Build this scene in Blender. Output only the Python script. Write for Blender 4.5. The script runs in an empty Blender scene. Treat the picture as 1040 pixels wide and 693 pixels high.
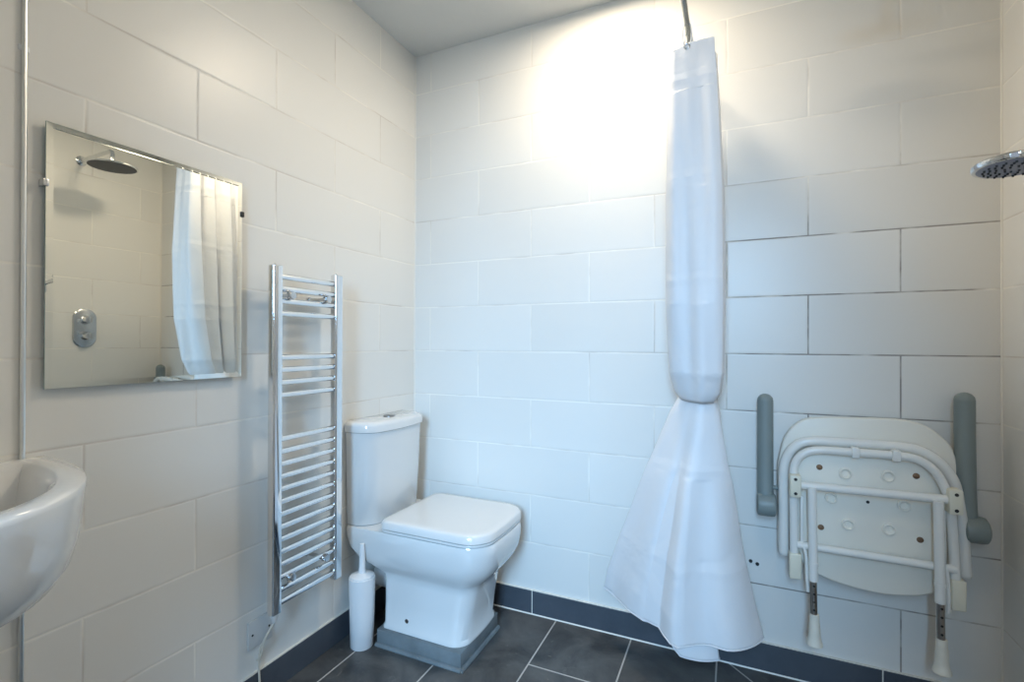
import bpy, bmesh, math, random
from mathutils import Vector, Matrix
random.seed(7)
S = bpy.context.scene
COL = S.collection
PI = math.pi

# ------------------------------------------------------------------ room
W = 2.088          # inside width (left wall X=0, right wall X=W)
CEIL = 2.475       # ceiling height
FRONT = -2.35      # inside face of the wall behind the camera
SK = 0.097         # skirting height

# ------------------------------------------------------------------ materials
def mat(name):
    m = bpy.data.materials.new(name); m.use_nodes = True
    nt = m.node_tree
    return m, nt, nt.nodes['Principled BSDF']

def N(nt, kind, **kw):
    n = nt.nodes.new(kind)
    for k, v in kw.items():
        if k == 'inp':
            for kk, vv in v.items(): n.inputs[kk].default_value = vv
        else: setattr(n, k, v)
    return n

def math_node(nt, op, a, b=None, clamp=False):
    n = nt.nodes.new('ShaderNodeMath'); n.operation = op; n.use_clamp = clamp
    for i, v in enumerate((a, b)):
        if v is None: continue
        if hasattr(v, 'links'): nt.links.new(v, n.inputs[i])
        else: n.inputs[i].default_value = v
    return n.outputs[0]

def simple(name, col, rough=.4, metal=0., var=.03, scale=25, spec=.5, coat=0., bump=0.):
    m, nt, b = mat(name)
    tc = N(nt, 'ShaderNodeTexCoord')
    no = N(nt, 'ShaderNodeTexNoise', inp={'Scale': scale, 'Detail': 4.})
    nt.links.new(tc.outputs['Object'], no.inputs['Vector'])
    mx = N(nt, 'ShaderNodeMix', data_type='RGBA')
    mx.inputs[6].default_value = (*[c * (1 - var) for c in col], 1)
    mx.inputs[7].default_value = (*[min(1, c * (1 + var)) for c in col], 1)
    nt.links.new(no.outputs['Fac'], mx.inputs[0])
    nt.links.new(mx.outputs[2], b.inputs['Base Color'])
    b.inputs['Roughness'].default_value = rough
    b.inputs['Metallic'].default_value = metal
    b.inputs['Specular IOR Level'].default_value = spec
    b.inputs['Coat Weight'].default_value = coat
    b.inputs['Coat Roughness'].default_value = .06
    if bump:
        bp = N(nt, 'ShaderNodeBump', inp={'Strength': bump, 'Distance': .002})
        nt.links.new(no.outputs['Fac'], bp.inputs['Height']); nt.links.new(bp.outputs[0], b.inputs['Normal'])
    return m

def tile_wall(name, axis, sign, off, width, dirty=False):
    """white 500x200 wall tiles in half bond; axis = horizontal direction of the wall"""
    m, nt, b = mat(name)
    L = nt.links.new
    tc = N(nt, 'ShaderNodeTexCoord'); sp = N(nt, 'ShaderNodeSeparateXYZ')
    L(tc.outputs['Object'], sp.inputs[0])
    u = math_node(nt, 'MULTIPLY', sp.outputs[axis], sign)
    u = math_node(nt, 'ADD', u, off + 20 * width)
    v = math_node(nt, 'ADD', sp.outputs['Z'], -.0949 + 4.0)
    cb = N(nt, 'ShaderNodeCombineXYZ'); L(u, cb.inputs[0]); L(v, cb.inputs[1])
    def brick(ms, sm):
        br = N(nt, 'ShaderNodeTexBrick', offset=.5, offset_frequency=2, squash=1., squash_frequency=2,
               inp={'Color1': (.735, .725, .69, 1), 'Color2': (.775, .765, .73, 1), 'Mortar': (.8, .78, .73, 1), 'Scale': 1., 'Mortar Size': ms,
                    'Mortar Smooth': sm, 'Bias': 0., 'Brick Width': width, 'Row Height': .2})
        L(cb.outputs[0], br.inputs['Vector']); return br
    br = brick(.0026, .25)
    soft = brick(.006, 1.)
    # grout: cream, greyer where water and dirt stay in it
    no = N(nt, 'ShaderNodeTexNoise', inp={'Scale': 5., 'Detail': 5.}); L(tc.outputs['Object'], no.inputs['Vector'])
    rp = N(nt, 'ShaderNodeValToRGB')
    lo, hi = ((.42, .60) if not dirty else (.46, .66))
    rp.color_ramp.elements[0].position = lo; rp.color_ramp.elements[0].color = (.86, .84, .78, 1)
    rp.color_ramp.elements[1].position = hi; rp.color_ramp.elements[1].color = (.64, .61, .57, 1)
    L(no.outputs['Fac'], rp.inputs[0])
    grout = rp.outputs[0]
    if dirty:   # shower end of the wall: mould-stained joints
        mk = N(nt, 'ShaderNodeMapRange', inp={'From Min': 1.25, 'From Max': 1.42}); L(sp.outputs['X'], mk.inputs[0])
        mz = N(nt, 'ShaderNodeMapRange', inp={'From Min': 1.85, 'From Max': 1.5}); L(sp.outputs['Z'], mz.inputs[0])
        mm = math_node(nt, 'MULTIPLY', mk.outputs[0], mz.outputs[0])
        n2 = N(nt, 'ShaderNodeTexNoise', inp={'Scale': 9., 'Detail': 3.}); L(tc.outputs['Object'], n2.inputs['Vector'])
        r2 = N(nt, 'ShaderNodeMapRange', inp={'From Min': .3, 'From Max': .55}); L(n2.outputs['Fac'], r2.inputs[0])
        mm = math_node(nt, 'MULTIPLY', mm, r2.outputs[0])
        gx = N(nt, 'ShaderNodeMix', data_type='RGBA'); L(mm, gx.inputs[0]); L(grout, gx.inputs[6]); gx.inputs[7].default_value = (.3, .28, .26, 1)
        grout = gx.outputs[2]
    mx = N(nt, 'ShaderNodeMix', data_type='RGBA')
    L(br.outputs['Fac'], mx.inputs[0]); L(br.outputs['Color'], mx.inputs[6]); L(grout, mx.inputs[7])
    L(mx.outputs[2], b.inputs['Base Color'])
    ro = N(nt, 'ShaderNodeMapRange', inp={'To Min': .36, 'To Max': .75}); L(br.outputs['Fac'], ro.inputs[0]); L(ro.outputs[0], b.inputs['Roughness'])
    hn = N(nt, 'ShaderNodeTexNoise', inp={'Scale': 2.2, 'Detail': 1.}); L(tc.outputs['Object'], hn.inputs['Vector'])
    h = math_node(nt, 'MULTIPLY', soft.outputs['Fac'], -1.)
    h = math_node(nt, 'ADD', h, math_node(nt, 'MULTIPLY', hn.outputs['Fac'], .6))
    bp = N(nt, 'ShaderNodeBump', inp={'Strength': .22, 'Distance': .003}); L(h, bp.inputs['Height']); L(bp.outputs[0], b.inputs['Normal'])
    return m

def slate(name, floor=True):
    m, nt, b = mat(name); L = nt.links.new
    tc = N(nt, 'ShaderNodeTexCoord'); sp = N(nt, 'ShaderNodeSeparateXYZ'); L(tc.outputs['Object'], sp.inputs[0])
    n1 = N(nt, 'ShaderNodeTexNoise', inp={'Scale': 5., 'Detail': 8., 'Roughness': .62, 'Distortion': .6}); L(tc.outputs['Object'], n1.inputs['Vector'])
    n2 = N(nt, 'ShaderNodeTexNoise', inp={'Scale': 14., 'Detail': 10., 'Roughness': .7, 'Distortion': 1.5}); L(tc.outputs['Object'], n2.inputs['Vector'])
    rp = N(nt, 'ShaderNodeValToRGB')
    rp.color_ramp.elements[0].position = .36; rp.color_ramp.elements[0].color = (.036, .037, .038, 1) if floor else (.055, .066, .082, 1)
    rp.color_ramp.elements[1].position = .72; rp.color_ramp.elements[1].color = (.125, .124, .12, 1) if floor else (.075, .088, .108, 1)
    L(n1.outputs['Fac'], rp.inputs[0])
    st = N(nt, 'ShaderNodeMapRange', inp={'From Min': .60, 'From Max': .74, 'To Max': .55 if floor else .12}); L(n2.outputs['Fac'], st.inputs[0])
    mx = N(nt, 'ShaderNodeMix', data_type='RGBA'); L(st.outputs[0], mx.inputs[0]); L(rp.outputs[0], mx.inputs[6]); mx.inputs[7].default_value = (.22, .215, .20, 1)
    col = mx.outputs[2]
    if floor:
        v = math_node(nt, 'ADD', sp.outputs['X'], -.104 + .302 * 10)
        u = math_node(nt, 'ADD', sp.outputs['Y'], .01 + 6.)
        cb = N(nt, 'ShaderNodeCombineXYZ'); L(u, cb.inputs[0]); L(v, cb.inputs[1])
        br = N(nt, 'ShaderNodeTexBrick', offset=.5, offset_frequency=2, inp={'Scale': 1., 'Mortar Size': .0028, 'Mortar Smooth': .1, 'Brick Width': .6, 'Row Height': .302})
        L(cb.outputs[0], br.inputs['Vector'])
        # mitred cut of the wet-room former: one diagonal joint running out from the back wall
        d = math_node(nt, 'ADD', math_node(nt, 'ADD', sp.outputs['X'], sp.outputs['Y']), -1.342)
        d = math_node(nt, 'LESS_THAN', math_node(nt, 'ABSOLUTE', d), .004)
        d = math_node(nt, 'MULTIPLY', d, math_node(nt, 'GREATER_THAN', sp.outputs['X'], 1.342))
        strip = math_node(nt, 'GREATER_THAN', sp.outputs['X'], .1)   # uncut strip along the left wall
        fac = math_node(nt, 'MAXIMUM', math_node(nt, 'MULTIPLY', br.outputs['Fac'], strip), d)
        g = N(nt, 'ShaderNodeMix', data_type='RGBA'); L(fac, g.inputs[0]); L(col, g.inputs[6]); g.inputs[7].default_value = (.46, .44, .41, 1)
        col = g.outputs[2]
    L(col, b.inputs['Base Color'])
    rr = N(nt, 'ShaderNodeMapRange', inp={'To Min': .3, 'To Max': .55}); L(n2.outputs['Fac'], rr.inputs[0]); L(rr.outputs[0], b.inputs['Roughness'])
    bp = N(nt, 'ShaderNodeBump', inp={'Strength': .2, 'Distance': .002}); L(n2.outputs['Fac'], bp.inputs['Height']); L(bp.outputs[0], b.inputs['Normal'])
    return m

M = {}
M['back'] = tile_wall('white_tile_back', 'X', 1., -.0876, .5023, dirty=True)
M['left'] = tile_wall('white_tile_left', 'Y', -1., -.25, .518)
M['right'] = tile_wall('white_tile_right', 'Y', -1., -.12, .5023)
M['front'] = tile_wall('white_tile_front', 'X', 1., 0., .5023)
M['floor'] = slate('slate_floor'); M['skirt'] = slate('slate_skirting', floor=False)
M['ceiling'] = simple('painted_ceiling', (.66, .68, .68), .85, var=.01)
M['grout'] = simple('cream_grout', (.72, .69, .62), .7)
M['silicone'] = simple('white_silicone', (.8, .78, .72), .35)
M['porcelain'] = simple('porcelain', (.73, .73, .72), .08, var=.008, scale=6, coat=.6)
M['seatplastic'] = simple('toilet_seat_plastic', (.72, .715, .70), .16, var=.01)
M['plate'] = simple('grey_white_plate', (.60, .60, .59), .4, var=.02)
M['rod'] = simple('dark_chromed_rod', (.20, .22, .22), .25, 1., var=.03)
M['button'] = simple('dark_satin_button', (.30, .30, .30), .3, 1., var=.03)
M['plastic'] = simple('white_plastic', (.82, .83, .84), .3, var=.015)
M['chrome'] = simple('chrome', (.78, .79, .80), .07, 1., var=.02, scale=8)
M['satinchrome'] = simple('satin_chrome', (.62, .63, .64), .22, 1., var=.03)
M['pipe'] = simple('chromed_pipe', (.80, .80, .77), .3, 1., var=.03)
M['cement'] = simple('cement_skim', (.17, .195, .205), .75, var=.45, scale=14, bump=.6)
M['greyrail'] = simple('grey_padded_plastic', (.215, .255, .25), .42, var=.05, scale=12)
M['enamel'] = simple('white_enamel_tube', (.76, .755, .72), .25, var=.02)
M['seatboard'] = simple('aged_white_seat_plastic', (.78, .75, .67), .38, var=.03, scale=9)
M['cream'] = simple('cream_plastic', (.72, .69, .57), .4, var=.04)
M['rust'] = simple('rusty_screw', (.20, .12, .07), .6, .3, var=.4, scale=90)
M['dark'] = simple('dark_hole', (.02, .02, .02), .6)
M['rubber'] = simple('dirty_white_rubber', (.72, .69, .60), .55, var=.12, scale=30)
M['steel'] = simple('perforated_steel_leg', (.36, .33, .30), .35, 1., var=.2, scale=60)
M['facegrey'] = simple('grey_spray_face', (.32, .33, .40), .35, var=.05)
M['nozzle'] = simple('dark_rubber_nozzle', (.05, .055, .06), .5)
M['lampglass'] = None
M['cable'] = simple('cream_cable', (.66, .61, .52), .45)
M['door'] = simple('white_painted_wood', (.78, .77, .74), .35, var=.01)

m, nt, b = mat('mirror_silver'); b.inputs['Base Color'].default_value = (.90, .90, .83, 1); b.inputs['Metallic'].default_value = 1.; b.inputs['Roughness'].default_value = .012
M['mirror'] = m
m, nt, b = mat('glass_edge'); b.inputs['Base Color'].default_value = (.35, .45, .42, 1); b.inputs['Roughness'].default_value = .1
M['glassedge'] = m
# thin white polyester curtain: diffuse + translucent, fine weave
m, nt, b = mat('curtain_polyester'); L = nt.links.new
b.inputs['Base Color'].default_value = (.94, .95, .97, 1); b.inputs['Roughness'].default_value = .55
b.inputs['Sheen Weight'].default_value = .15
tr = N(nt, 'ShaderNodeBsdfTranslucent'); tr.inputs[0].default_value = (.92, .93, .95, 1)
ms = N(nt, 'ShaderNodeMixShader'); ms.inputs[0].default_value = .28
L(b.outputs[0], ms.inputs[1]); L(tr.outputs[0], ms.inputs[2]); L(ms.outputs[0], nt.nodes['Material Output'].inputs[0])
tc = N(nt, 'ShaderNodeTexCoord'); no = N(nt, 'ShaderNodeTexNoise', inp={'Scale': 5., 'Detail': 3., 'Distortion': .8}); L(tc.outputs['Object'], no.inputs['Vector'])
sp = N(nt, 'ShaderNodeSeparateXYZ'); L(tc.outputs['Object'], sp.inputs[0])
# packing creases: sharp folds every 0.3 m of height, slightly wandering
cz = math_node(nt, 'ADD', math_node(nt, 'MULTIPLY', sp.outputs['Z'], 3.333), math_node(nt, 'MULTIPLY', no.outputs['Fac'], .16))
cz = math_node(nt, 'ABSOLUTE', math_node(nt, 'SUBTRACT', math_node(nt, 'FRACT', cz), .5))
cz = math_node(nt, 'MINIMUM', math_node(nt, 'MULTIPLY', cz, 14.), 1.)
hh = math_node(nt, 'ADD', math_node(nt, 'MULTIPLY', cz, -.16), no.outputs['Fac'])
bp = N(nt, 'ShaderNodeBump', inp={'Strength': .45, 'Distance': .022}); L(hh, bp.inputs['Height']); L(bp.outputs[0], b.inputs['Normal']); L(bp.outputs[0], tr.inputs['Normal'])
M['curtain'] = m
m, nt, b = mat('lamp_diffuser'); b.inputs['Base Color'].default_value = (.9, .85, .75, 1)
b.inputs['Emission Color'].default_value = (1, .85, .62, 1); b.inputs['Emission Strength'].default_value = 2.
M['lampglass'] = m

# ------------------------------------------------------------------ mesh helpers
def build(name, bm, m, parent=None, smooth=True, angle=40):
    bmesh.ops.recalc_face_normals(bm, faces=bm.faces[:])
    me = bpy.data.meshes.new(name); bm.to_mesh(me); bm.free()
    o = bpy.data.objects.new(name, me); COL.objects.link(o)
    mats = m if isinstance(m, (list, tuple)) else [m]
    for x in mats: me.materials.append(x)
    if smooth:
        for p in me.polygons: p.use_smooth = True
        try: me.set_sharp_from_angle(angle=math.radians(angle))
        except Exception: pass
    if parent:
        o.parent = parent
        o.matrix_parent_inverse = Matrix.Translation(-Vector(world_loc(parent)))
    return o

def world_loc(o):
    v = Vector(o.location)
    # parents are unrotated empties / meshes at known places
    p = o.parent
    if p is not None:
        v = v + Vector(o.matrix_parent_inverse.translation) + world_loc(p)
    return v

def thing(name, loc, label, cat, group=None):
    o = bpy.data.objects.new(name, None); COL.objects.link(o); o.location = loc; o.empty_display_size = .05
    return tag(o, label, cat, group)

def tag(o, label, cat, group=None):
    o['label'] = label; o['category'] = cat
    if group: o['group'] = group
    return o

def struct(name, bm, m, smooth=False):
    o = build(name, bm, m, smooth=smooth); o['kind'] = 'structure'; return o

def box(bm, a, b_, bevel=0., seg=2, mi=0):
    c = [(x + y) / 2 for x, y in zip(a, b_)]; s = [abs(y - x) for x, y in zip(a, b_)]
    r = bmesh.ops.create_cube(bm, size=1., matrix=Matrix.Translation(c) @ Matrix.Diagonal((*s, 1)))
    vs = r['verts']
    if bevel:
        es = list({e for v in vs for e in v.link_edges})
        bmesh.ops.bevel(bm, geom=es, offset=bevel, segments=seg, profile=.5, affect='EDGES')
    return bm

def frames(path):
    """parallel-transport frames along a path"""
    pts = [Vector(p) for p in path]; out = []
    n = len(pts); prev = None
    for i in range(n):
        t = (pts[min(i + 1, n - 1)] - pts[max(i - 1, 0)]).normalized()
        if prev is None:
            a = Vector((0, 0, 1)) if abs(t.z) < .9 else Vector((0, 1, 0))
            u = t.cross(a).normalized()
        else:
            u = (prev - t * prev.dot(t)).normalized()
        prev = u; out.append((pts[i], t, u, t.cross(u)))
    return out

def tube(bm, path, r, seg=14, caps=True, squash=(1, 1)):
    rs = r if isinstance(r, (list, tuple)) else [r] * len(path)
    rings = []
    for (p, t, u, v), rr in zip(frames(path), rs):
        rings.append([bm.verts.new(p + (u * math.cos(2 * PI * k / seg) * squash[0] + v * math.sin(2 * PI * k / seg) * squash[1]) * rr) for k in range(seg)])
    for a, b_ in zip(rings, rings[1:]):
        for k in range(seg): bm.faces.new((a[k], a[(k + 1) % seg], b_[(k + 1) % seg], b_[k]))
    if caps: bm.faces.new(rings[0][::-1]); bm.faces.new(rings[-1])
    return bm

def catmull(pts, n=8):
    P = [Vector(p) for p in pts]; P = [P[0] * 2 - P[1]] + P + [P[-1] * 2 - P[-2]]
    out = []
    for i in range(1, len(P) - 2):
        a, b_, c, d = P[i - 1:i + 3]
        for k in range(n):
            t = k / n
            out.append(.5 * ((2 * b_) + (c - a) * t + (2 * a - 5 * b_ + 4 * c - d) * t * t + (3 * b_ - a - 3 * c + d) * t ** 3))
    out.append(P[-2]); return out

def lathe(bm, prof, centre, axis=(0, 0, 1), seg=32, closed=True):
    """prof: list of (radius, height along axis)"""
    ax = Vector(axis).normalized(); a = Vector((1, 0, 0)) if abs(ax.x) < .9 else Vector((0, 1, 0))
    u = ax.cross(a).normalized(); v = ax.cross(u); c = Vector(centre); rings = []
    for r, h in prof:
        if r < 1e-6: rings.append([bm.verts.new(c + ax * h)])
        else: rings.append([bm.verts.new(c + ax * h + (u * math.cos(2 * PI * k / seg) + v * math.sin(2 * PI * k / seg)) * r) for k in range(seg)])
    for A, B in zip(rings, rings[1:]):
        for k in range(seg):
            k2 = (k + 1) % seg
            if len(A) == 1 and len(B) == 1: continue
            if len(A) == 1: bm.faces.new((A[0], B[k], B[k2]))
            elif len(B) == 1: bm.faces.new((A[k], A[k2], B[0]))
            else: bm.faces.new((A[k], A[k2], B[k2], B[k]))
    if closed:
        if len(rings[0]) > 1: bm.faces.new(rings[0][::-1])
        if len(rings[-1]) > 1: bm.faces.new(rings[-1])
    return bm

def loft(bm, rings, cap0=True, cap1=True):
    R = [[bm.verts.new(p) for p in r] for r in rings]
    n = len(R[0])
    for a, b_ in zip(R, R[1:]):
        for k in range(n): bm.faces.new((a[k], a[(k + 1) % n], b_[(k + 1) % n], b_[k]))
    if cap0: bm.faces.new(R[0][::-1])
    if cap1: bm.faces.new(R[-1])
    return bm

def rrect(x0, x1, y0, y1, z, rf, rb=.01, seg=8, bulge=0.):
    """rounded rectangle, corner radius rf at the x1 (front) side, rb at the x0 side; bulge bows the front out"""
    out = []
    def arc(cx, cy, r, a0):
        for k in range(seg + 1):
            a = a0 + PI / 2 * k / seg; out.append([cx + r * math.cos(a), cy + r * math.sin(a), z])
    arc(x1 - rf, y1 - rf, rf, 0.); arc(x0 + rb, y1 - rb, rb, PI / 2); arc(x0 + rb, y0 + rb, rb, PI)
    arc(x1 - rf, y0 + rf, rf, 1.5 * PI)
    # a few points across the front and sides so bulges are smooth
    res = []
    for i, p in enumerate(out):
        q = out[(i + 1) % len(out)]; res.append(p)
        d = math.dist(p, q)
        if d > .05:
            for k in range(1, 8): res.append([p[j] + (q[j] - p[j]) * k / 8 for j in range(3)])
    if bulge:
        yc, h = (y0 + y1) / 2, (y1 - y0) / 2
        for p in res:
            f = max(0., (p[0] - x0) / (x1 - x0)); p[0] += bulge * (1 - ((p[1] - yc) / h) ** 2) * f ** 2
    return [tuple(p) for p in res]

def prism(bm, outline, y0, y1, bevel=0., seg=3):
    """outline: (x, z) loop, extruded along Y"""
    f = bm.faces.new([bm.verts.new((x, y0, z)) for x, z in outline])
    r = bmesh.ops.extrude_face_region(bm, geom=[f])
    vs = [e for e in r['geom'] if isinstance(e, bmesh.types.BMVert)]
    bmesh.ops.translate(bm, verts=vs, vec=(0, y1 - y0, 0))
    if bevel:
        es = [e for e in bm.edges if abs(e.verts[0].co.y - e.verts[1].co.y) < 1e-6]
        bmesh.ops.bevel(bm, geom=es, offset=bevel, segments=seg, profile=.5, affect='EDGES')
    return bm

def B(): return bmesh.new()

# ------------------------------------------------------------------ setting
T = .1
struct('floor', box(B(), (-T, FRONT - T, -.1), (W + T, T, 0)), M['floor'])
struct('ceiling', box(B(), (-T, FRONT - T, CEIL), (W + T, T, CEIL + .1)), M['ceiling'])
struct('wall_back', box(B(), (-T, 0, 0), (W + T, T, CEIL)), M['back'])
struct('wall_left', box(B(), (-T, FRONT - T, 0), (0, 0, CEIL)), M['left'])
struct('wall_right', box(B(), (W, FRONT - T, 0), (W + T, 0, CEIL)), M['right'])
DX0, DX1, DH = .76, 1.60, 2.0
bm = B(); box(bm, (0, FRONT - T, 0), (DX0, FRONT, CEIL)); box(bm, (DX1, FRONT - T, 0), (W, FRONT, CEIL)); box(bm, (DX0, FRONT - T, DH), (DX1, FRONT, CEIL))
struct('wall_front', bm, M['front'])
bm = B(); box(bm, (DX0, FRONT - T - .01, 0), (DX0 + .03, FRONT + .012, DH), .003); box(bm, (DX1 - .03, FRONT - T - .01, 0), (DX1, FRONT + .012, DH), .003); box(bm, (DX0 + .03, FRONT - T - .01, DH - .03), (DX1 - .03, FRONT + .012, DH), .003)
struct('door_1', bm, M['door'])

def skirting(name, a, b_, joints, axis):
    """dark tile skirting in lengths, with grout between lengths and along the top"""
    bm = B(); lo, hi = a[axis], b_[axis]
    cuts = [lo] + sorted(j for j in joints if lo < j < hi) + [hi]
    for p, q in zip(cuts, cuts[1:]):
        A = list(a); C = list(b_); A[axis] = p + .0018; C[axis] = q - .0018
        box(bm, A, C, .0012, 1)
    o = struct(name, bm, M['skirt'])
    bm = B(); A = list(a); C = list(b_)
    k = 1 - axis
    # grout bed just behind the tile faces, showing in the joints, along the top and at the floor
    g = .0012
    if C[k] <= .0001 and k == 1: A[1] += g
    elif k == 0 and A[0] <= .0001: C[0] -= g
    else: A[0] += g
    C[2] += .003
    box(bm, A, C)
    g_ = build('grout', bm, M['grout'], smooth=False); g_['kind'] = 'structure'; g_.parent = o
    return o
skirting('baseboard_back', (.009, -.009, 0), (W - .009, 0, SK), [.0, .6003, 1.2, 1.7976], 0)
skirting('baseboard_left', (0, FRONT, 0), (.009, 0, SK), [-1.46, -2.06], 1)
skirting('baseboard_right', (W - .009, FRONT, 0), (W, 0, SK), [-.3, -.9, -1.5, -2.1], 1)
# sealant beads in the two visible corners and round the floor
def bead(name, path, r=.0035):
    return struct(name, tube(B(), path, r, 8), M['silicone'], True)
bead('trim_1', [(0.001, -.001, SK + .004), (0.001, -.001, CEIL - .001)])
bead('trim_2', [(W - .001, -.001, SK + .004), (W - .001, -.001, CEIL - .001)])
bead('trim_3', [(.012, -.009, .0005), (W - .012, -.009, .0005)], .0035)

# ------------------------------------------------------------------ mirror
def make_mirror():
    t = thing('wall_mirror', (0, -1.132, 1.03), 'frameless rectangular mirror hanging on the left wall above the washbasin', 'mirror')
    d = -.012                                   # it hangs a touch out of square
    y0, y1, z0, z1, x = -1.364, -.9065, 1.029, 1.6085, .016
    def px(y, xx): return xx - math.tan(d) * (y - y0)
    bv = .013; th = .004
    bm = B()
    inn = [(y0 + bv, z0 + bv), (y1 - bv, z0 + bv), (y1 - bv, z1 - bv), (y0 + bv, z1 - bv)]
    out = [(y0, z0), (y1, z0), (y1, z1), (y0, z1)]
    vi = [bm.verts.new((px(y, x + .0004), y, z)) for y, z in inn]
    vo = [bm.verts.new((px(y, x), y, z)) for y, z in out]
    vb = [bm.verts.new((px(y, x - th), y, z)) for y, z in out]
    bm.faces.new(vi)
    for k in range(4):
        j = (k + 1) % 4
        bm.faces.new((vo[k], vo[j], vi[j], vi[k]))
        f = bm.faces.new((vb[k], vb[j], vo[j], vo[k])); f.material_index = 1
    f = bm.faces.new(vb[::-1]); f.material_index = 1
    g = build('mirror_glass', bm, [M['mirror'], M['glassedge']], t, smooth=False)
    for ya in (y0 + .05, y1 - .11):
        bm = B(); box(bm, (0, ya, z0 + .06), (x - th, ya + .06, z1 - .06)); build('backing_batten', bm, M['dark'], t, smooth=False)
    for y, z in ((y0, 1.475), (y1, 1.515)):
        s = -1 if y == y0 else 1
        bm = B(); box(bm, (0, y - .004 if s > 0 else y - .006, z - .008), (px(y, x) + .004, y + .006 if s > 0 else y + .004, z + .008), .0015)
        build('mirror_clip', bm, M['dark'] if s > 0 else M['satinchrome'], t)
make_mirror()

# ------------------------------------------------------------------ towel radiator
def make_radiator():
    t = thing('towel_radiator', (.06, -.705, .293), 'tall narrow chrome ladder towel radiator on the left wall', 'radiator')
    z0, z1 = .293, 1.371
    for yc in (-.832, -.576):
        bm = B(); rings = []
        # post: flattened tube with rounded corners
        prof = [(q[0], q[1]) for q in rrect(.064, .0905, yc - .017, yc + .017, 0, .0065, .003, 6)]
        def ring(z, s): return [(.0735 + (x - .0735) * s, yc + (y - yc) * s, z) for x, y in prof]
        rings = [ring(z0, .8), ring(z0 + .003, 1), ring(z1 - .003, 1), ring(z1, .8)]
        loft(bm, rings)
        p = build('post', bm, M['chrome'], t, angle=35)
        bm = B(); lathe(bm, [(.0001, .006), (.005, .005), (.006, 0)], (.074, yc, z1 - .001), seg=16); build('bleed_cap', bm, M['chrome'], p)
    zs = [1.338, 1.300, 1.261, 1.222, 1.084, 1.0455, 1.006, .966] + [.829 - .0393 * k for k in range(14)]
    for z in zs:
        build('bar', tube(B(), [(.074, -.818, z), (.074, -.590, z)], .0098, 16), M['chrome'], t)
    for y, z in ((-.783, 1.2805), (-.632, 1.2805), (-.779, .386), (-.636, .392)):
        bm = B(); lathe(bm, [(.011, -.10), (.011, -.093), (.006, -.092), (.006, -.02), (.0125, -.018), (.0135, -.006), (.011, 0), (.0001, .0005)], (.098, y, z), (1, 0, 0), 20)
        br = build('wall_bracket', bm, M['satinchrome'], t)
    # electric element end and its flex
    bm = B(); lathe(bm, [(.011, 0), (.011, -.010), (.008, -.022), (.005, -.028)], (.0765, -.832, z0 + .001), seg=16); el = build('element_cap', bm, M['plate'], t)
    path = catmull([(.0765, -.832, .267), (.05, -.836, .225), (.022, -.838, .17), (.014, -.835, .11), (.0135, -.832, .06), (.013, -.832, .003)], 6)
    build('cable', tube(B(), path, .0035, 8), M['cable'], t)
    path = catmull([(.0765, -.832, .267), (.05, -.842, .215), (.03, -.84, .16), (.006, -.835, .135)], 6)
    build('cable', tube(B(), path, .0032, 8), M['cable'], t)
make_radiator()

# fused outlet plate under the radiator
t = thing('outlet_plate', (0, -.825, .222), 'flat white flex outlet plate low on the left wall below the radiator', 'outlet plate')
bm = B(); box(bm, (0, -.868, .180), (.010, -.782, .266), .003); build('plate', bm, M['plate'], t)
for y in (-.855, -.795):
    bm = B(); lathe(bm, [(.0035, 0), (.0035, .0008), (.0001, .001)], (.0100, y, .223), (1, 0, 0), 12); build('screw', bm, M['dark'], t)

# ------------------------------------------------------------------ pipe behind the basin
t = thing('wall_pipe', (.008, -1.396, 0), 'thin vertical chromed pipe running up the left wall behind the basin', 'pipe')
build('pipe', tube(B(), [(.0060, -1.396, 0.0), (.0060, -1.396, CEIL - .0)], .0046, 14), M['pipe'], t)
for z in (.35, 1.75, 2.3):
    bm = B(); box(bm, (0, -1.405, z - .006), (.004, -1.387, z + .006), .001); build('pipe_clip', bm, M['plastic'], t)

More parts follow.
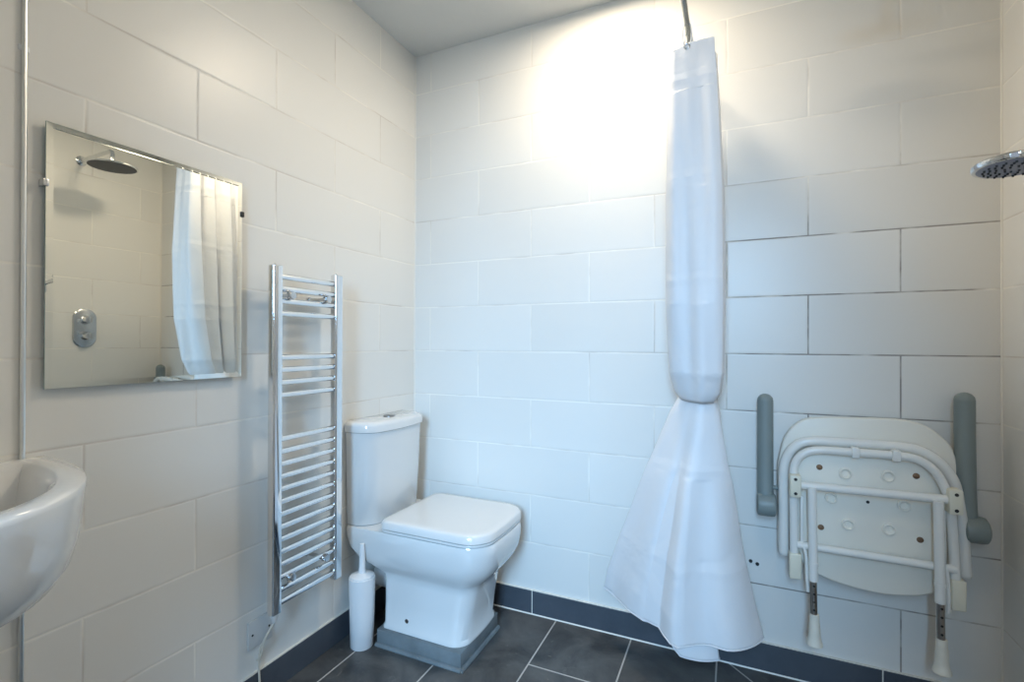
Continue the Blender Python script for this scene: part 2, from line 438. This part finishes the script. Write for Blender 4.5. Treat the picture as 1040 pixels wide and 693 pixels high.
# ------------------------------------------------------------------ washbasin
def make_basin():
    t = thing('washbasin', (0, -1.66, .58), 'white wall-hung washbasin with a bowed front at the left edge', 'washbasin')
    yc, hw, dep, zr = -1.655, .298, .462, .885
    def outline(sx, sy, z, x0=.0, ex=2.15, n=48, back=.0):
        pts = []
        for k in range(n + 1):
            a = -PI / 2 + PI * k / n
            c, s = math.cos(a), math.sin(a)
            x = abs(c) ** (2 / ex) * dep * sx; y = math.copysign(abs(s) ** (2 / ex), s) * hw * sy
            pts.append((max(x0, x0 + x * (1 - x0 / (dep * sx))), yc + y, z))
        # straight run along the wall
        for k in range(1, 12): pts.append((x0, yc + hw * sy * (1 - 2 * k / 12), z))
        return pts
    bm = B(); rings = []
    for z, sx, sy in ((.664, .30, .40), (.666, .45, .55), (.674, .62, .71), (.688, .77, .83), (.712, .88, .90), (.745, .94, .95), (.79, .975, .977), (.85, .993, .993), (.874, 1., 1.), (.882, .999, .999), (.885, .992, .993)):
        rings.append(outline(sx, sy, z))
    # rim, then down into the bowl
    rings += [outline(.905, .86, .885, .03), outline(.89, .84, .881, .035), outline(.86, .81, .865, .045), outline(.80, .76, .80, .06), outline(.68, .64, .745, .085), outline(.45, .40, .725, .12), outline(.25, .12, .72, .15)]
    loft(bm, rings)
    build('basin', bm, M['porcelain'], t, angle=60)
    bm = B(); lathe(bm, [(.0001, .004), (.018, .004), (.022, .001), (.022, 0)], (.19, yc, .7205), seg=24); build('plug_waste', bm, M['chrome'], t)
    # mono tap (beyond the left edge of the view)
    tp = B(); lathe(tp, [(.026, 0), (.026, .006), (.02, .012), (.019, .09), (.021, .10), (.021, .125), (.012, .135), (.0001, .137)], (.06, yc - .05, .883), seg=24)
    tube(tp, catmull([(.065, yc - .05, .955), (.11, yc - .05, .975), (.15, yc - .05, .965), (.165, yc - .05, .945)], 5), .011, 14)
    build('tap', tp, M['chrome'], t)
make_basin()

# ------------------------------------------------------------------ toilet on its plinth
bm = B(); box(bm, (.15, -.443, 0), (.512, -.15, .06), .004)
tube(bm, [(.15, -.446, .004), (.516, -.446, .004)], .009, 8); tube(bm, [(.516, -.449, .004), (.516, -.155, .004)], .009, 8)
pl = build('toilet_plinth', bm, M['cement'])
tag(pl, 'low grey cement-skimmed plinth under the toilet', 'plinth')

def make_toilet():
    t = thing('toilet', (.33, -.265, .06), 'white close-coupled toilet with closed square lid standing on a grey plinth', 'toilet')
    yc = -.2625
    bm = B(); rings = []
    for z, x0, x1, hw, r, dy in ((.060, .158, .505, .145, .055, -.019), (.070, .158, .505, .145, .055, -.019), (.076, .162, .500, .140, .055, -.019), (.16, .160, .510, .138, .058, -.016), (.235, .156, .522, .138, .060, -.012), (.258, .150, .528, .141, .065, -.010),
                             (.272, .130, .542, .154, .075, -.004), (.290, .098, .560, .169, .085, 0), (.315, .055, .580, .183, .095, 0), (.35, .020, .596, .191, .10, 0), (.39, .004, .602, .194, .10, 0), (.42, .002, .602, .194, .10, 0), (.428, .002, .598, .191, .098, 0)):
        rings.append(rrect(x0, x1, yc + dy - hw, yc + dy + hw, z, r, .02, 10, bulge=.012))
    loft(bm, rings)
    pan = build('pan', bm, M['porcelain'], t, angle=50)
    bm = B(); lathe(bm, [(.008, 0), (.008, .002), (.0001, .003)], (.27, yc - .1572, .105), (0, -1, 0), 14); build('floor_fixing', bm, M['satinchrome'], pan)
    # waste pipe from the pan back to the wall
    build('waste_pipe', tube(B(), [(.17, yc, .17), (.02, yc, .17)], .05, 20), M['plastic'], pan)
    bm = B(); rings = []
    for z, k in ((.4295, .006), (.432, .001), (.438, 0), (.440, .001)):
        rings.append(rrect(.168 + k, .598 - k, yc - .195 + k, yc + .195 - k, z, .085, .03, 10, bulge=.01))
    loft(bm, rings); build('seat', bm, M['seatplastic'], t, angle=50)
    bm = B(); rings = []
    for z, k in ((.4415, .004), (.444, 0), (.465, .002), (.4705, .006), (.4735, .014), (.4745, .03)):
        rings.append(rrect(.165 + k, .600 - k, yc - .196 + k, yc + .196 - k, z, .085 - k * .5, .03, 10, bulge=.01))
    loft(bm, rings); build('seat_lid', bm, M['seatplastic'], t, angle=50)
    for dy in (-.07, .07):
        bm = B(); tube(bm, [(.155, yc + dy - .022, .445), (.155, yc + dy + .022, .445)], .011, 14); build('hinge', bm, M['chrome'], t)
    # cistern
    yt = -.270
    bm = B(); rings = []
    for z, x1, hw in ((.4285, .095, .172), (.434, .100, .177), (.60, .108, .181), (.785, .114, .185)):
        rings.append(rrect(.003, x1, yt - hw, yt + hw, z, .06, .008, 10, bulge=.028))
    loft(bm, rings); build('cistern', bm, M['porcelain'], t, angle=50)
    bm = B(); rings = []
    for z, k in ((.7862, .004), (.789, 0), (.811, 0), (.820, .003), (.8255, .010), (.828, .022)):
        rings.append(rrect(.003, .121 - k, yt - .191 + k, yt + .191 - k, z, .062, .008, 10, bulge=.030))
    loft(bm, rings); lid = build('cistern_lid', bm, M['porcelain'], t, angle=50)
    bm = B(); lathe(bm, [(.024, 0), (.024, .003), (.021, .005), (.0001, .0055)], (.068, yt, .8275), seg=28); build('flush_button', bm, M['button'], lid)
make_toilet()

def make_brush():
    c = (.100, -.466, 0)
    t = thing('toilet_brush', c, 'white plastic toilet brush in a tall round holder on the floor beside the toilet', 'toilet brush')
    bm = B(); lathe(bm, [(.040, 0), (.042, .003), (.045, .12), (.048, .252), (.0475, .257), (.044, .257), (.041, .12), (.038, .012), (.0001, .011)], c, seg=36, closed=False); build('holder', bm, M['plastic'], t)
    bm = B(); lathe(bm, [(.0001, .2535), (.0435, .2535), (.0435, .262), (.030, .268), (.014, .272), (.0115, .29), (.0095, .36), (.0085, .378), (.0001, .381)], c, seg=28); build('handle', bm, M['plastic'], t)
make_brush()

# ------------------------------------------------------------------ shower curtain and its rail
ROD = (1.238, 2.092)
t = thing('curtain_rail', (ROD[0], 0, ROD[1]), 'thin chrome curtain rail reaching out from the back wall', 'curtain rail')
build('rod', tube(B(), [(ROD[0], -.004, ROD[1]), (ROD[0], FRONT + .3, ROD[1])], .008, 14), M['rod'], t)
bm = B(); lathe(bm, [(.028, 0), (.028, .004), (.014, .012), (.012, .03)], (ROD[0], 0, ROD[1]), (0, -1, 0), 24); build('flange', bm, M['plastic'], t)
bm = B(); tube(bm, [(ROD[0], FRONT + .32, ROD[1] + .006), (ROD[0], FRONT + .32, CEIL)], .006, 12); lathe(bm, [(.022, 0), (.022, -.004), (.01, -.008)], (ROD[0], FRONT + .32, CEIL), seg=20); build('ceiling_support', bm, M['satinchrome'], t)

def lerp(tab, t):
    for (a, *va), (b_, *vb) in zip(tab, tab[1:]):
        if a <= t <= b_:
            k = (t - a) / (b_ - a); k = k * k * (3 - 2 * k)
            return [x + (y - x) * k for x, y in zip(va, vb)]
    return list(tab[-1][1:])

def make_curtain():
    t = thing('shower_curtain', (1.24, -.19, .16), 'white fabric shower curtain bunched against the back wall and flaring at the hem', 'shower curtain')
    # rows: path parameter -> z, left x, right x, front y, back y, bow, ripple
    tab = [(0.00, 2.062, 1.180, 1.318, -.350, -.06, .00, .004),
           (0.10, 1.90, 1.178, 1.326, -.358, -.06, .01, .006),
           (0.30, 1.60, 1.172, 1.340, -.366, -.05, .02, .007),
           (0.50, 1.25, 1.170, 1.344, -.356, -.05, .03, .008),
           (0.62, 1.04, 1.176, 1.340, -.325, -.05, .04, .008),
           (0.655, .975, 1.190, 1.330, -.300, -.06, .05, .006),
           (0.668, .945, 1.208, 1.312, -.280, -.07, .05, .004),
           (0.676, .955, 1.218, 1.302, -.262, -.08, .05, .003),
           (0.684, .985, 1.220, 1.300, -.250, -.08, .05, .003),
           (0.694, .975, 1.210, 1.308, -.252, -.08, .05, .003),
           (0.72, .90, 1.170, 1.330, -.262, -.07, .06, .006),
           (0.80, .70, 1.090, 1.362, -.282, -.05, .11, .013),
           (0.90, .44, 1.000, 1.397, -.298, -.04, .17, .020),
           (0.97, .25, .935, 1.436, -.305, -.03, .21, .022),
           (1.00, .172, .918, 1.455, -.305, -.03, .22, .022)]
    folds = 7; per = 34
    rows = 160
    bm = B(); grid = []
    ph = [random.uniform(-1, 1) for _ in range(folds + 1)]
    # turning points of the folds across the width (-1 left .. 1 right): bunched upper part, flared lower part
    up_lim = [.94, -1., 1., -.9, .96, -.95, .9, -.9]
    lo_lim = [1., -1., .52, -.55, .5, -.5, .45, -.4]
    def ss(a, b_, v):
        k = max(0., min(1., (v - a) / (b_ - a))); return k * k * (3 - 2 * k)
    for i in range(rows + 1):
        p = i / rows
        z, xl, xr, yf, yb, bow, rip = lerp(tab, p)
        xc, A = (xl + xr) / 2, (xr - xl) / 2
        kk = ss(.70, .86, p); q = ss(.72, 1., p)
        row = []
        for f in range(folds):
            a0 = up_lim[f] + (lo_lim[f] - up_lim[f]) * kk
            a1 = up_lim[f + 1] + (lo_lim[f + 1] - up_lim[f + 1]) * kk
            for k in range(per):
                w = k / per
                e = .5 - .5 * math.cos(PI * w)
                u = a0 + (a1 - a0) * e
                s = (f + ss(.72, 1., w) ) / folds
                x = xc + A * u
                # front profile: the left flank falls back to the wall, the right edge only turns in
                prof = abs(min(u, .1) - .1) ** 1.25 * 1. if u < .1 else .62 * (max(0, u - .35) / .65) ** 3
                y = yf + (yb - yf) * (s ** 1.1) * (1 - .35 * kk * (f < 2)) + bow * prof * (1 - .8 * s)
                # drape: soft vertical ridges fanning out from the gather
                d = math.exp(-((u + .20) / .10) ** 2) * 1.5 - math.exp(-((u - .07) / .12) ** 2) * 1.0 + .9 * math.exp(-((u - .42) / .16) ** 2) - .7 * math.exp(-((u + .58) / .16) ** 2)
                y += (rip * 1.25 * d * kk if f == 0 else 0)
                y += rip * (1 - .55 * kk) * (math.sin(u * 4.2 + 1.3 * f + p * 5) + .5 * math.sin(u * 9 + f * 2.1 - 6 * p)) * (1 - abs(u) ** 4) * (.45 + .55 * ss(.05, .2, p))
                zz = z
                if p < .12: zz -= (.022 + .022 * max(0, -u) + (.016 if f == 1 else .010 * (f > 1))) * (1 - p / .12)
                zz += q * .028
                if f > 0: zz -= q * ((.060 if f < 3 else .03) * ss(-.15, .12, u) - .004)
                row.append((x, min(y, -.016), zz))
        grid.append([bm.verts.new(c) for c in row])
    for a, b_ in zip(grid, grid[1:]):
        for k in range(len(a) - 1): bm.faces.new((a[k], a[k + 1], b_[k + 1], b_[k]))
    hem_pts = [v.co.copy() for v in grid[-1]]
    c = build('cloth', bm, M['curtain'], t, angle=180)
    sol = c.modifiers.new('thickness', 'SOLIDIFY'); sol.thickness = .0008
    # stitched hem
    bm = B(); tube(bm, hem_pts, .0022, 6); build('hem', bm, M['curtain'], c)
    # eyelets with hooks along the top, one at each fold
    for f in range(folds):
        s = (f + .5) / folds
        y = (-.3495 if f == 0 else -.350 + .29 * s ** 1.15)
        bm = B(); rings = []
        for k in range(21):
            a = 2 * PI * k / 20; rings.append((ROD[0] + .0 + .0075 * math.cos(a), y - .003, 2.026 + .0075 * math.sin(a)))
        tube(bm, rings, .0022, 8, caps=False); e = build('eyelet', bm, M['satinchrome'], t)
        path = [(ROD[0] + .0125 * math.sin(a), y - .003, ROD[1] - .029 + .041 * math.cos(a)) for a in [2 * PI * k / 24 for k in range(25)]]
        build('ring', tube(B(), path, .0018, 8, caps=False), M['plastic'], e)
make_curtain()

# ------------------------------------------------------------------ fold-up shower seat
def make_seat():
    t = thing('shower_chair', (1.74, 0, .20), 'white fold-up shower chair with grey armrests folded flat against the back wall', 'shower chair')
    def path(pts, y): return [(x, y, z) for x, z in pts]
    def sm(pts, n=6):
        return [(p.x, p.y) for p in catmull([(x, z, 0) for x, z in pts], n)]
    # backrest board with a domed top
    top = sm([(1.500, .46), (1.499, .70), (1.503, .755), (1.520, .825), (1.552, .869), (1.597, .892), (1.70, .899), (1.80, .902), (1.855, .898), (1.90, .880), (1.945, .836), (1.962, .780), (1.968, .70), (1.972, .46)], 5)
    bm = B(); prism(bm, top, -.045, -.070, .007, 3); build('backrest', bm, M['seatboard'], t, angle=50)
    # outer ring tube
    ring = sm([(1.515, .455), (1.515, .60), (1.515, .715), (1.524, .762), (1.548, .800), (1.59, .820), (1.70, .823), (1.80, .823), (1.865, .816), (1.912, .786), (1.943, .738), (1.955, .68), (1.966, .58), (1.972, .47)], 6)
    bm = B(); tube(bm, path(ring, -.092), .0155, 16)
    for q in (ring[0], ring[-1]): lathe(bm, [(.0155, 0), (.013, -.008), (.0001, -.012)], (q[0], -.092, q[1]), seg=16)
    build('outer_frame', bm, M['enamel'], t)
    # seat board seen from below, curved lower edge
    seat = sm([(1.545, .60), (1.545, .70), (1.556, .762), (1.595, .800), (1.70, .806), (1.80, .806), (1.865, .800), (1.905, .765), (1.922, .70), (1.926, .58), (1.920, .45), (1.900, .412)], 5) + sm([(1.860, .394), (1.795, .383), (1.726, .383), (1.662, .392), (1.61, .407), (1.570, .430), (1.548, .50)], 5)
    bm = B(); prism(bm, seat, -.092, -.116, .006, 3); sb = build('seat_board', bm, M['seatboard'], t, angle=50)
    for x, z in ((1.611, .745), (1.853, .745), (1.615, .558), (1.862, .560)):
        bm = B(); lathe(bm, [(.0085, 0), (.0085, .002), (.006, .004), (.0001, .0045)], (x, -.1155, z), (0, -1, 0), 18); build('screw', bm, M['rust'], sb)['label'] = 'rusty brown screw head'
    bm = B(); lathe(bm, [(.0045, 0), (.0045, .002), (.0001, .003)], (1.736, -.1155, .653), (0, -1, 0), 14); build('screw', bm, M['dark'], sb)
    for x, z in ((1.679, .733), (1.786, .737), (1.642, .653), (1.825, .654), (1.686, .578), (1.788, .579)):
        bm = B(); lathe(bm, [(.0180, 0), (.0172, .006), (.014, .0075), (.0115, .006), (.0095, .0008), (.0001, .0004)], (x, -.1155, z), (0, -1, 0), 24); build('drain_boss', bm, M['seatboard'], sb)
    # inner U frame on which the seat folds
    ring2 = sm([(1.541, .43), (1.539, .60), (1.538, .715), (1.545, .758), (1.566, .786), (1.605, .801), (1.70, .803), (1.795, .803), (1.850, .797), (1.889, .769), (1.912, .726), (1.924, .68), (1.932, .57), (1.937, .43)], 6)
    build('inner_frame', tube(B(), path(ring2, -.134), .0125, 16), M['enamel'], t)
    for x, z0, z1, q in ((1.543, .395, .475, -.01), (1.940, .385, .470, .006)):
        bm = B(); box(bm, (x - .017, -.151, z0), (x + .017, -.117, z1), .005, 3); build('end_sleeve', bm, M['cream'], t)
    for x in (1.70, 1.80):
        bm = B(); box(bm, (x - .010, -.150, .788), (x + .010, -.112, .819), .003); build('frame_clip', bm, M['enamel'], t)
    # cross bars, swivel brackets, legs
    build('cross_bar', tube(B(), [(1.541, -.150, .691), (1.926, -.150, .694)], .0125, 16), M['enamel'], t)
    build('cross_bar', tube(B(), [(1.548, -.140, .502), (1.936, -.140, .498)], .0115, 16), M['enamel'], t)
    for x, z in ((1.541, .690), (1.928, .692)):
        bm = B(); box(bm, (x - .0155, -.170, z - .034), (x + .0155, -.125, z + .034), .004, 2); k = build('bracket', bm, M['cream'], t)
        for dz in (-.022, .022):
            bm = B(); lathe(bm, [(.0048, 0), (.0048, .001), (.0001, .0012)], (x, -.1702, z + dz), (0, -1, 0), 12); build('screw', bm, M['dark'], k)
    for x in (1.589, 1.895):
        y = -.160
        dx = .004
        bm = B(); tube(bm, [(x - dx, y, .690), (x, y, .45), (x, y, .405)], .0125, 16)
        tube(bm, [(x, y, .462), (x, y, .452)], .0142, 16)
        lg = build('leg', bm, M['enamel'], t)
        bm = B(); tube(bm, [(x, y, .41), (x + .002, y, .285)], .0095, 14); ex = build('leg_extension', bm, M['steel'], lg)
        ex['label'] = 'bare steel leg end with adjustment holes'
        hb = B()
        for k in range(4): lathe(hb, [(.0034, 0), (.0034, .0006), (.0001, .0008)], (x + .001, y - .0093, .392 - .024 * k), (0, -1, 0), 10)
        h = build('adjustment_holes', hb, M['dark'], lg)
        bm = B(); lathe(bm, [(.0125, .305), (.0135, .300), (.0135, .285), (.0155, .265), (.0165, .240), (.0185, .226), (.0215, .219), (.0225, .212), (.018, .209), (.0001, .209)], (x + .003, y, 0), seg=24); build('rubber_foot', bm, M['rubber'], lg)
    # folding stays at both sides
    bm = B(); box(bm, (1.556, -.142, .505), (1.566, -.132, .655), .003); tube(bm, catmull([(1.561, -.145, .51), (1.571, -.150, .475), (1.573, -.150, .42), (1.576, -.150, .365)], 5), .005, 10); build('folding_stay', bm, M['enamel'], t)
    bm = B(); box(bm, (1.905, -.142, .505), (1.914, -.132, .66), .003); tube(bm, catmull([(1.910, -.145, .51), (1.915, -.148, .475), (1.917, -.148, .42), (1.917, -.148, .375)], 5), .005, 10); build('folding_stay', bm, M['enamel'], t)
    # hinge plates carrying it on the wall
    for x in (1.60, 1.87):
        bm = B(); box(bm, (x - .03, -.046, .50), (x + .03, 0, .70), .003); build('wall_plate', bm, M['enamel'], t)
    # folded-up armrests: padded upper, pivot boss at the foot
    for x, s in ((1.463, -1), (1.982, 1)):
        bm = B()
        zt = .940 if s < 0 else .967
        pts = catmull([(x, -.058, zt), (x, -.059, .85), (x, -.064, .70), (x, -.075, .60)], 6)
        tube(bm, pts, .0245, 20)
        lathe(bm, [(.0245, 0), (.0225, .010), (.016, .018), (.008, .022), (.0001, .0232)], pts[0], (0, 0, 1), 20)
        a = build('armrest', bm, M['greyrail'], t)
        # boss: short drum with its axis across the wall
        bm = B(); lathe(bm, [(.0001, -.026), (.028, -.026), (.036, -.022), (.038, -.015), (.038, .018), (.036, .027), (.030, .031), (.0001, .032)], (x + (.012 if s > 0 else 0), -.078, .598), (1, 0, 0), 28)
        build('pivot_boss', bm, M['greyrail'], a)
        bm = B(); box(bm, (x - .010, -.070, .572), (x + .028, 0, .630), .006); build('wall_mount', bm, M['greyrail'], a)
        x2 = 1.515 if s < 0 else 1.955
        bm = B(); tube(bm, [(x, -.066, .655), (x2, -.080, .655)], .007, 12); build('link_pin', bm, M['greyrail'], a)
make_seat()
for x, z in ((1.421, .370), (1.442, .3635)):
    bm = B(); lathe(bm, [(.0062, 0), (.0055, .003), (.0001, .0042)], (x, 0, z), (0, -1, 0), 14)
    o = build('wall_screw', bm, M['dark']); tag(o, 'small dark screw head in the back wall beside the folded shower chair', 'screw', 'screws beside the shower chair')

# ------------------------------------------------------------------ shower fittings on the right wall
def make_handshower():
    c = Vector((1.836, -.714, 1.462))
    yr = -.76
    t = thing('shower_rail', (W, yr, .95), 'upright chrome riser rail on the tiled wall carrying the hand shower', 'shower rail')
    rail = build('riser_rail', tube(B(), [(2.035, yr, .95), (2.035, yr, 1.72)], .0095, 16), M['chrome'], t)
    for z in (.965, 1.70):
        bm = B(); lathe(bm, [(.016, 0), (.016, .006), (.011, .012), (.011, .062), (.0001, .066)], (W, yr, z), (-1, 0, 0), 18); build('rail_bracket', bm, M['chrome'], t)
    bm = B(); box(bm, (2.010, yr - .02, 1.39), (2.052, yr + .02, 1.435), .008, 3); build('slider', bm, M['chrome'], t)
    t = thing('hand_shower', (1.99, yr, 1.41), 'chrome hand shower with round grey spray face, held out from the tiled wall', 'hand shower')
    # head: shallow dome above, flat grey face below, slightly tipped
    ax = Vector((.015, .045, 1)).normalized()
    bm = B(); lathe(bm, [(.052, -.0065), (.058, -.006), (.0605, -.002), (.0605, .002), (.056, .006), (.045, .0095), (.028, .012), (.0001, .013)], c, ax, 40); hd = build('shower_head', bm, M['chrome'], t)
    bm = B(); lathe(bm, [(.0001, -.0085), (.049, -.0078), (.0535, -.0062), (.0535, -.0045)], c, ax, 40); fc = build('spray_face', bm, M['facegrey'], hd)
    u = ax.cross(Vector((0, 1, 0))).normalized(); v = ax.cross(u)
    bm = B()
    for r, n in ((.043, 20), (.035, 16), (.026, 12), (.014, 8)):
        for k in range(n):
            a = 2 * PI * (k + .5 * (r == .036)) / n
            q = c + u * math.cos(a) * r + v * math.sin(a) * r
            lathe(bm, [(.0021, -.0075), (.0017, -.0112), (.0001, -.0116)], q, ax, 8)
    nz = build('spray_nozzles', bm, M['nozzle'], hd)
    bm = B(); tube(bm, catmull([c + Vector((.035, -.008, -.003)), c + Vector((.075, -.018, -.010)), c + Vector((.13, -.032, -.020)), c + Vector((.172, -.042, -.029))], 6), [.019, .019, .018, .017, .016, .0155, .015, .0145, .014, .014, .0135, .0135, .013, .013, .0125, .0125, .0125, .012, .012], 16, squash=(1, .8))
    build('handle', bm, M['chrome'], t)
    path = catmull([(2.001, yr - .004, 1.428), (1.998, yr - .010, 1.36), (2.005, yr - .06, 1.10), (2.015, yr - .08, .78), (2.03, yr - .03, .70), (2.05, yr + .05, .80), (2.066, yr + .06, .88), (2.087, yr + .06, .885)], 8)
    build('hose', tube(B(), path, .0065, 10), M['satinchrome'], t)
make_handshower()

def make_rain():
    y = -.426
    t = thing('rain_shower', (W, y, 2.17), 'chrome overhead rain shower on a bent wall arm, reflected in the mirror', 'shower head')
    bm = B(); lathe(bm, [(.027, 0), (.027, .005), (.018, .012), (.012, .02)], (W, y, 2.165), (-1, 0, 0), 24); build('flange', bm, M['chrome'], t)
    arm = catmull([(W - .005, y, 2.165), (1.95, y - .001, 2.166), (1.80, y - .003, 2.168)], 5) + [Vector((1.775, y - .003, 2.168)), Vector((1.762, y - .003, 2.163)), Vector((1.756, y - .003, 2.150)), Vector((1.755, y - .003, 2.10))]
    build('arm', tube(B(), arm, .0105, 16), M['chrome'], t)
    bm = B(); lathe(bm, [(.0001, 0), (.108, 0), (.112, .002), (.112, .006), (.10, .010), (.03, .014), (.022, .03), (.0001, .031)], (1.755, y - .003, 2.078), seg=48); hd = build('head', bm, M['chrome'], t)
    bm = B(); lathe(bm, [(.0001, -.001), (.106, -.001), (.106, .0005)], (1.755, y - .003, 2.078), seg=48); build('spray_plate', bm, M['nozzle'], hd)
make_rain()

def make_valve():
    y, z = -.407, 1.211
    t = thing('shower_valve', (W, y, z), 'oval chrome shower valve with two round knobs, reflected in the mirror', 'shower valve')
    bm = B(); out = []
    for k in range(33):
        a = PI * k / 32; out.append((y + .056 * math.cos(a), z + .056 + .056 * math.sin(a)))
    for k in range(33):
        a = PI + PI * k / 32; out.append((y + .056 * math.cos(a), z - .056 + .056 * math.sin(a)))
    rings = [[(W - d, y + (a - y) * s, z + (b_ - z) * s) for a, b_ in out] for d, s in ((0, 1), (.006, 1), (.010, .95))]
    loft(bm, rings); build('plate', bm, M['satinchrome'], t)
    for dz in (.045, -.045):
        bm = B(); lathe(bm, [(.024, .009), (.024, .02), (.021, .024), (.021, .055), (.019, .060), (.0001, .061)], (W, y, z + dz), (-1, 0, 0), 28); build('knob', bm, M['chrome'], t)
make_valve()

# ------------------------------------------------------------------ lamps and daylight
LAMP = (.95, -.34)
t = thing('ceiling_light', (*LAMP, CEIL), 'round white ceiling light near the back wall, just above the view', 'ceiling light')
bm = B(); lathe(bm, [(.125, 0), (.125, -.012), (.118, -.016), (.112, -.004)], (*LAMP, CEIL), seg=32, closed=False); build('bezel', bm, M['chrome'], t)
bm = B(); lathe(bm, [(.112, -.006), (.0001, -.006)], (*LAMP, CEIL), seg=32, closed=False); build('diffuser', bm, M['lampglass'], t)

def area(name, loc, rot, size, power, col, shape='DISK', size_y=None, spread=180):
    l = bpy.data.lights.new(name, 'AREA'); l.shape = shape; l.size = size
    if size_y: l.size_y = size_y
    l.energy = power; l.color = col; l.spread = math.radians(spread)
    o = bpy.data.objects.new(name, l); COL.objects.link(o); o.location = loc; o.rotation_euler = rot
    return o
area('downlight_lamp', (*LAMP, CEIL - .014), (0, 0, 0), .22, 8.2, (1., .85, .65))
area('warm_fill_light', (1.5, -1.3, CEIL - .008), (0, 0, 0), .34, 3.2, (1., .84, .63))  # added warm fill to brighten the wall beyond the curtain, no fitting behind it
# cool daylight from the window across the landing, coming in through the open door
area('landing_daylight', (1.62, -4.1, 2.1), (math.radians(78), 0, 0), .9, 155., (.37, .66, 1.), 'RECTANGLE', 1.4)

w = bpy.data.worlds.new('World'); S.world = w; w.use_nodes = True
bg = w.node_tree.nodes['Background']; bg.inputs[0].default_value = (.75, .85, 1., 1); bg.inputs[1].default_value = .35

# ------------------------------------------------------------------ camera
f_px, yaw, pit, rol = 498.1, math.radians(24.32), math.radians(.2306), math.radians(-.1425)
cam = bpy.data.cameras.new('Camera'); co = bpy.data.objects.new('Camera', cam); COL.objects.link(co)
cam.sensor_width = 36.; cam.sensor_fit = 'HORIZONTAL'; cam.lens = f_px / 1040 * 36; cam.clip_start = .01
fw = Vector((-math.sin(yaw) * math.cos(pit), math.cos(yaw) * math.cos(pit), math.sin(pit)))
rt = Vector((math.cos(yaw), math.sin(yaw), 0)); up = rt.cross(fw)
rt2 = rt * math.cos(rol) - up * math.sin(rol); up2 = up * math.cos(rol) + rt * math.sin(rol)
co.matrix_world = Matrix((( rt2.x, up2.x, -fw.x, 1.3663), (rt2.y, up2.y, -fw.y, -1.9117), (rt2.z, up2.z, -fw.z, 1.1312), (0, 0, 0, 1)))
S.camera = co

S.view_settings.view_transform = 'Standard'; S.view_settings.look = 'None'
S.view_settings.gamma = 1.; S.view_settings.use_curve_mapping = False
S.view_settings.exposure = 0.47
S.cycles.use_denoising = True
S.cycles.max_bounces = 12; S.cycles.diffuse_bounces = 8; S.cycles.glossy_bounces = 6; S.cycles.transmission_bounces = 6
